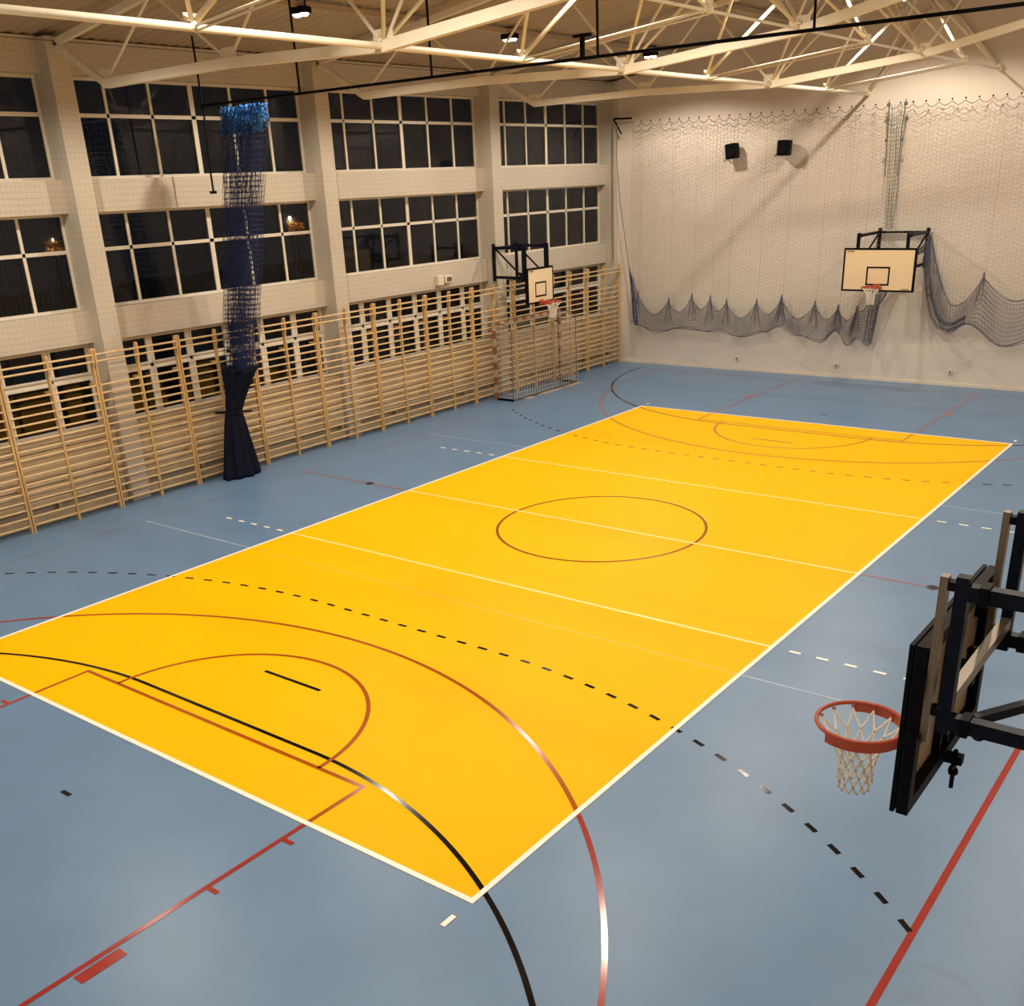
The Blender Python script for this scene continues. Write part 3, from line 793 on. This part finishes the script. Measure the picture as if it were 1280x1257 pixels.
    if near:
        obj('cross_member', MB().bar(L(-.30, up_sp, az0+.01), L(-.95, -up_sp, az0+.01), .045, .045), 'navysteel', t)
        obj('eye_ring', MB().tube([tuple(Vector(L(-.33, up_sp, az0-.06))+F*.026*math.cos(a)+U*.026*math.sin(a)) for a in [2*PI*i/16 for i in range(16)]], .006, 6, closed=True), 'blacksteel', t)
        cr = MB().tube([L(-.13, -.02, z0+.07), L(-.13, -.02, z0-.16)], .012, 8); cr.bar(L(-.17, -.02, z0+.02), L(-.07, -.02, z0+.02), .05, .05); cr.ball(L(-.13, -.02, z0-.06), .028, 8, 6); cr.bar(L(-.13, -.06, z0-.03), L(-.13, .05, z0-.01), .02, .02)
        obj('height_crank', cr, 'blacksteel', t)
        cm = MB(); slab(cm, -.16, -.085, -.06, .0, z0+.46, z0+.58); cm.ball(L(-.14, -.03, z0+.64), .035, 8, 6)
        obj('lock_mechanism', cm, 'blacksteel', t)
        obj('strap', MB().tube([L(-.24, -up_sp, az0-.02), L(-.33, -up_sp-.02, az0-.10), L(-.5, -up_sp, az0-.16)], .010, 6), 'strap', t)
    return t
basket('basketball_hoop', 'close side basket at the right edge of the photo, seen from behind its board', (12.40, -.07, 3.02), (-1, 0), 1.24, .90, 1.50, None, 2.665, near=True, up_sp=.54, up_off=.05, arm_z=(3.12, 3.76))
basket('basketball_hoop', 'large cream backboard with black border on the end wall below the nets', (4.46, 22.0, 3.06), (0, -1), 1.82, 1.04, 1.68, None, 2.69, up_sp=.62, arm_z=(3.08, 3.86))
basket('basketball_hoop', 'small side basket on folding black arms above the wall bars and goal', (-3.15, 18.03, 2.92), (1, 0), 1.17, .90, 1.13, None, 2.52, up_sp=.50, arm_z=(3.14, 3.88))

# ------------------------------------------------------------------ handball goal against the wall bars
t = thing('handball_goal', 'red and white handball goal standing against the wall bars below the side basket', 'goal', (-3.7, 18.4, 0))
gv0, gv1, gf, gb = 16.95, 20.0, -3.96, -3.38
def banded(a, b_, name):
    a = Vector(a); b_ = Vector(b_); n = max(2, round((b_-a).length/.2)); p0 = None
    root = obj(name, MB().bar(a, b_, .076, .076), 'whitepaint', t)
    for i in range(0, n, 2):
        p = a+(b_-a)*i/n; q = a+(b_-a)*(i+1)/n
        obj('red_band', MB().bar(p, q, .080, .080), 'redpaint', root)
banded((gf, gv0, 0), (gf, gv0, 2.04), 'post'); banded((gf, gv1, 0), (gf, gv1, 2.04), 'post'); banded((gf, gv0+.04, 2.0), (gf, gv1-.04, 2.0), 'crossbar')
for gv in (gv0, gv1):
    obj('rear_support', MB().tube([(gf, gv, 2.0), (gb-.25, gv, 2.02), (gb, gv, 1.9), (gb, gv, .04)], .013, 8), 'greysteel', t)
    obj('base_bar', MB().bar((gf, gv, .03), (gb-.0, gv, .03), .05, .05), 'blacksteel', t)
obj('base_bar', MB().bar((gb, gv0, .03), (gb, gv1, .03), .04, .04), 'greysteel', t)
mb = MB(); n = 26
for i in range(n+1):
    v = gv0+(gv1-gv0)*i/n
    mb.tube([(gf, v, 2.0), (gb-.2, v, 1.98), (gb, v, 1.7), (gb+.02, v, 1.0), (gb+.04, v, .06)], .006, 3, caps=False)
for z in [.1+.115*k for k in range(15)]: mb.tube([(gb+.02, gv0+(gv1-gv0)*i/12, z-.02*math.sin(i*PI/12)) for i in range(13)], .004, 3, caps=False)
for gv in (gv0, gv1):
    for k in range(6): mb.tube([(gf+(gb-gf)*k/5, gv, .05), (gf+(gb-gf)*k/5, gv, 1.98)], .004, 3, caps=False)
    for k in range(17): mb.tube([(gf, gv, .08+.115*k), (gb, gv, .08+.115*k)], .004, 3, caps=False)
obj('net', mb, 'goalnet', t)
mb = MB()
for k in range(40):
    v = random.uniform(gv0, gv1); mb.tube([(gb+random.uniform(0, .05), v, .02), (gb+random.uniform(.1, .3), v+random.uniform(-.2, .2), .02), (gb+random.uniform(.0, .1), v+random.uniform(-.3, .3), .015)], .006, 3, caps=False)
obj('slack_net', mb, 'goalnet', t)

# ------------------------------------------------------------------ yard outside the windows
tag(obj('yard_ground', MB().box(-60, -10, -.4, -5, 70, -.3), 'asphalt'), kind='structure')
def street(u, v, z, lb, rg=.05, en=220):
    t = thing('street_lamp', lb, 'street lamp', (u, v, -.3), 'street lamps seen through the windows')
    obj('pole', MB().tube([(u, v, -.3), (u, v, z-.1)], [.06, .04], 8), 'blacksteel', t)
    obj('globe', MB().ball((u, v, z), rg, 12, 8), 'streetlens', t)
    l = bpy.data.lights.new('street_glow', 'POINT'); l.energy = en; l.color = (1, .72, .3); l.shadow_soft_size = .02
    o = bpy.data.objects.new('street_glow', l); C.objects.link(o); o.location = (0.0, 0, z+.3); o.parent = t; o.location = (0, 0, z+.3-rg-.03)
    return t
def bush(u, v, z, r, lb):
    t = thing('tree', lb, 'tree', (u, v, -.3), 'lit trees outside')
    obj('trunk', MB().tube([(u, v, -.3), (u+.05, v, z*.5), (u, v, z)], [.07, .05, .02], 7), 'bark', t)
    mb = MB()
    for k in range(420):
        a = random.uniform(0, 2*PI); q = r*random.random()**.5; zz = z+random.uniform(-r, r)*.8
        c_ = Vector((u+q*math.cos(a), v+q*math.sin(a), zz)); d = Vector((random.uniform(-1, 1), random.uniform(-1, 1), random.uniform(-1, 1))).normalized()
        e = d.cross(Vector((0, 0, 1))).normalized(); s_ = .045
        mb.poly([c_-d*s_, c_+e*s_*.5, c_+d*s_, c_-e*s_*.5])
    o = obj('leaves', mb, 'leaf', t); o['kind'] = 'stuff'
    return t
street(-12, 17.36, 4.74, 'bright lamp outside the right half of the middle-row window behind the divider')
bush(-11.7, 17.30, 4.42, .24, 'small yellow-lit tree outside, just under the brighter outdoor lamp')
street(-12.3, 9.75, 4.62, 'dim lamp outside the window at the left edge of the photo', .02, 90)
bush(-11.8, 9.45, 4.42, .20, 'dark gold-lit tree outside the window at the left edge of the photo')
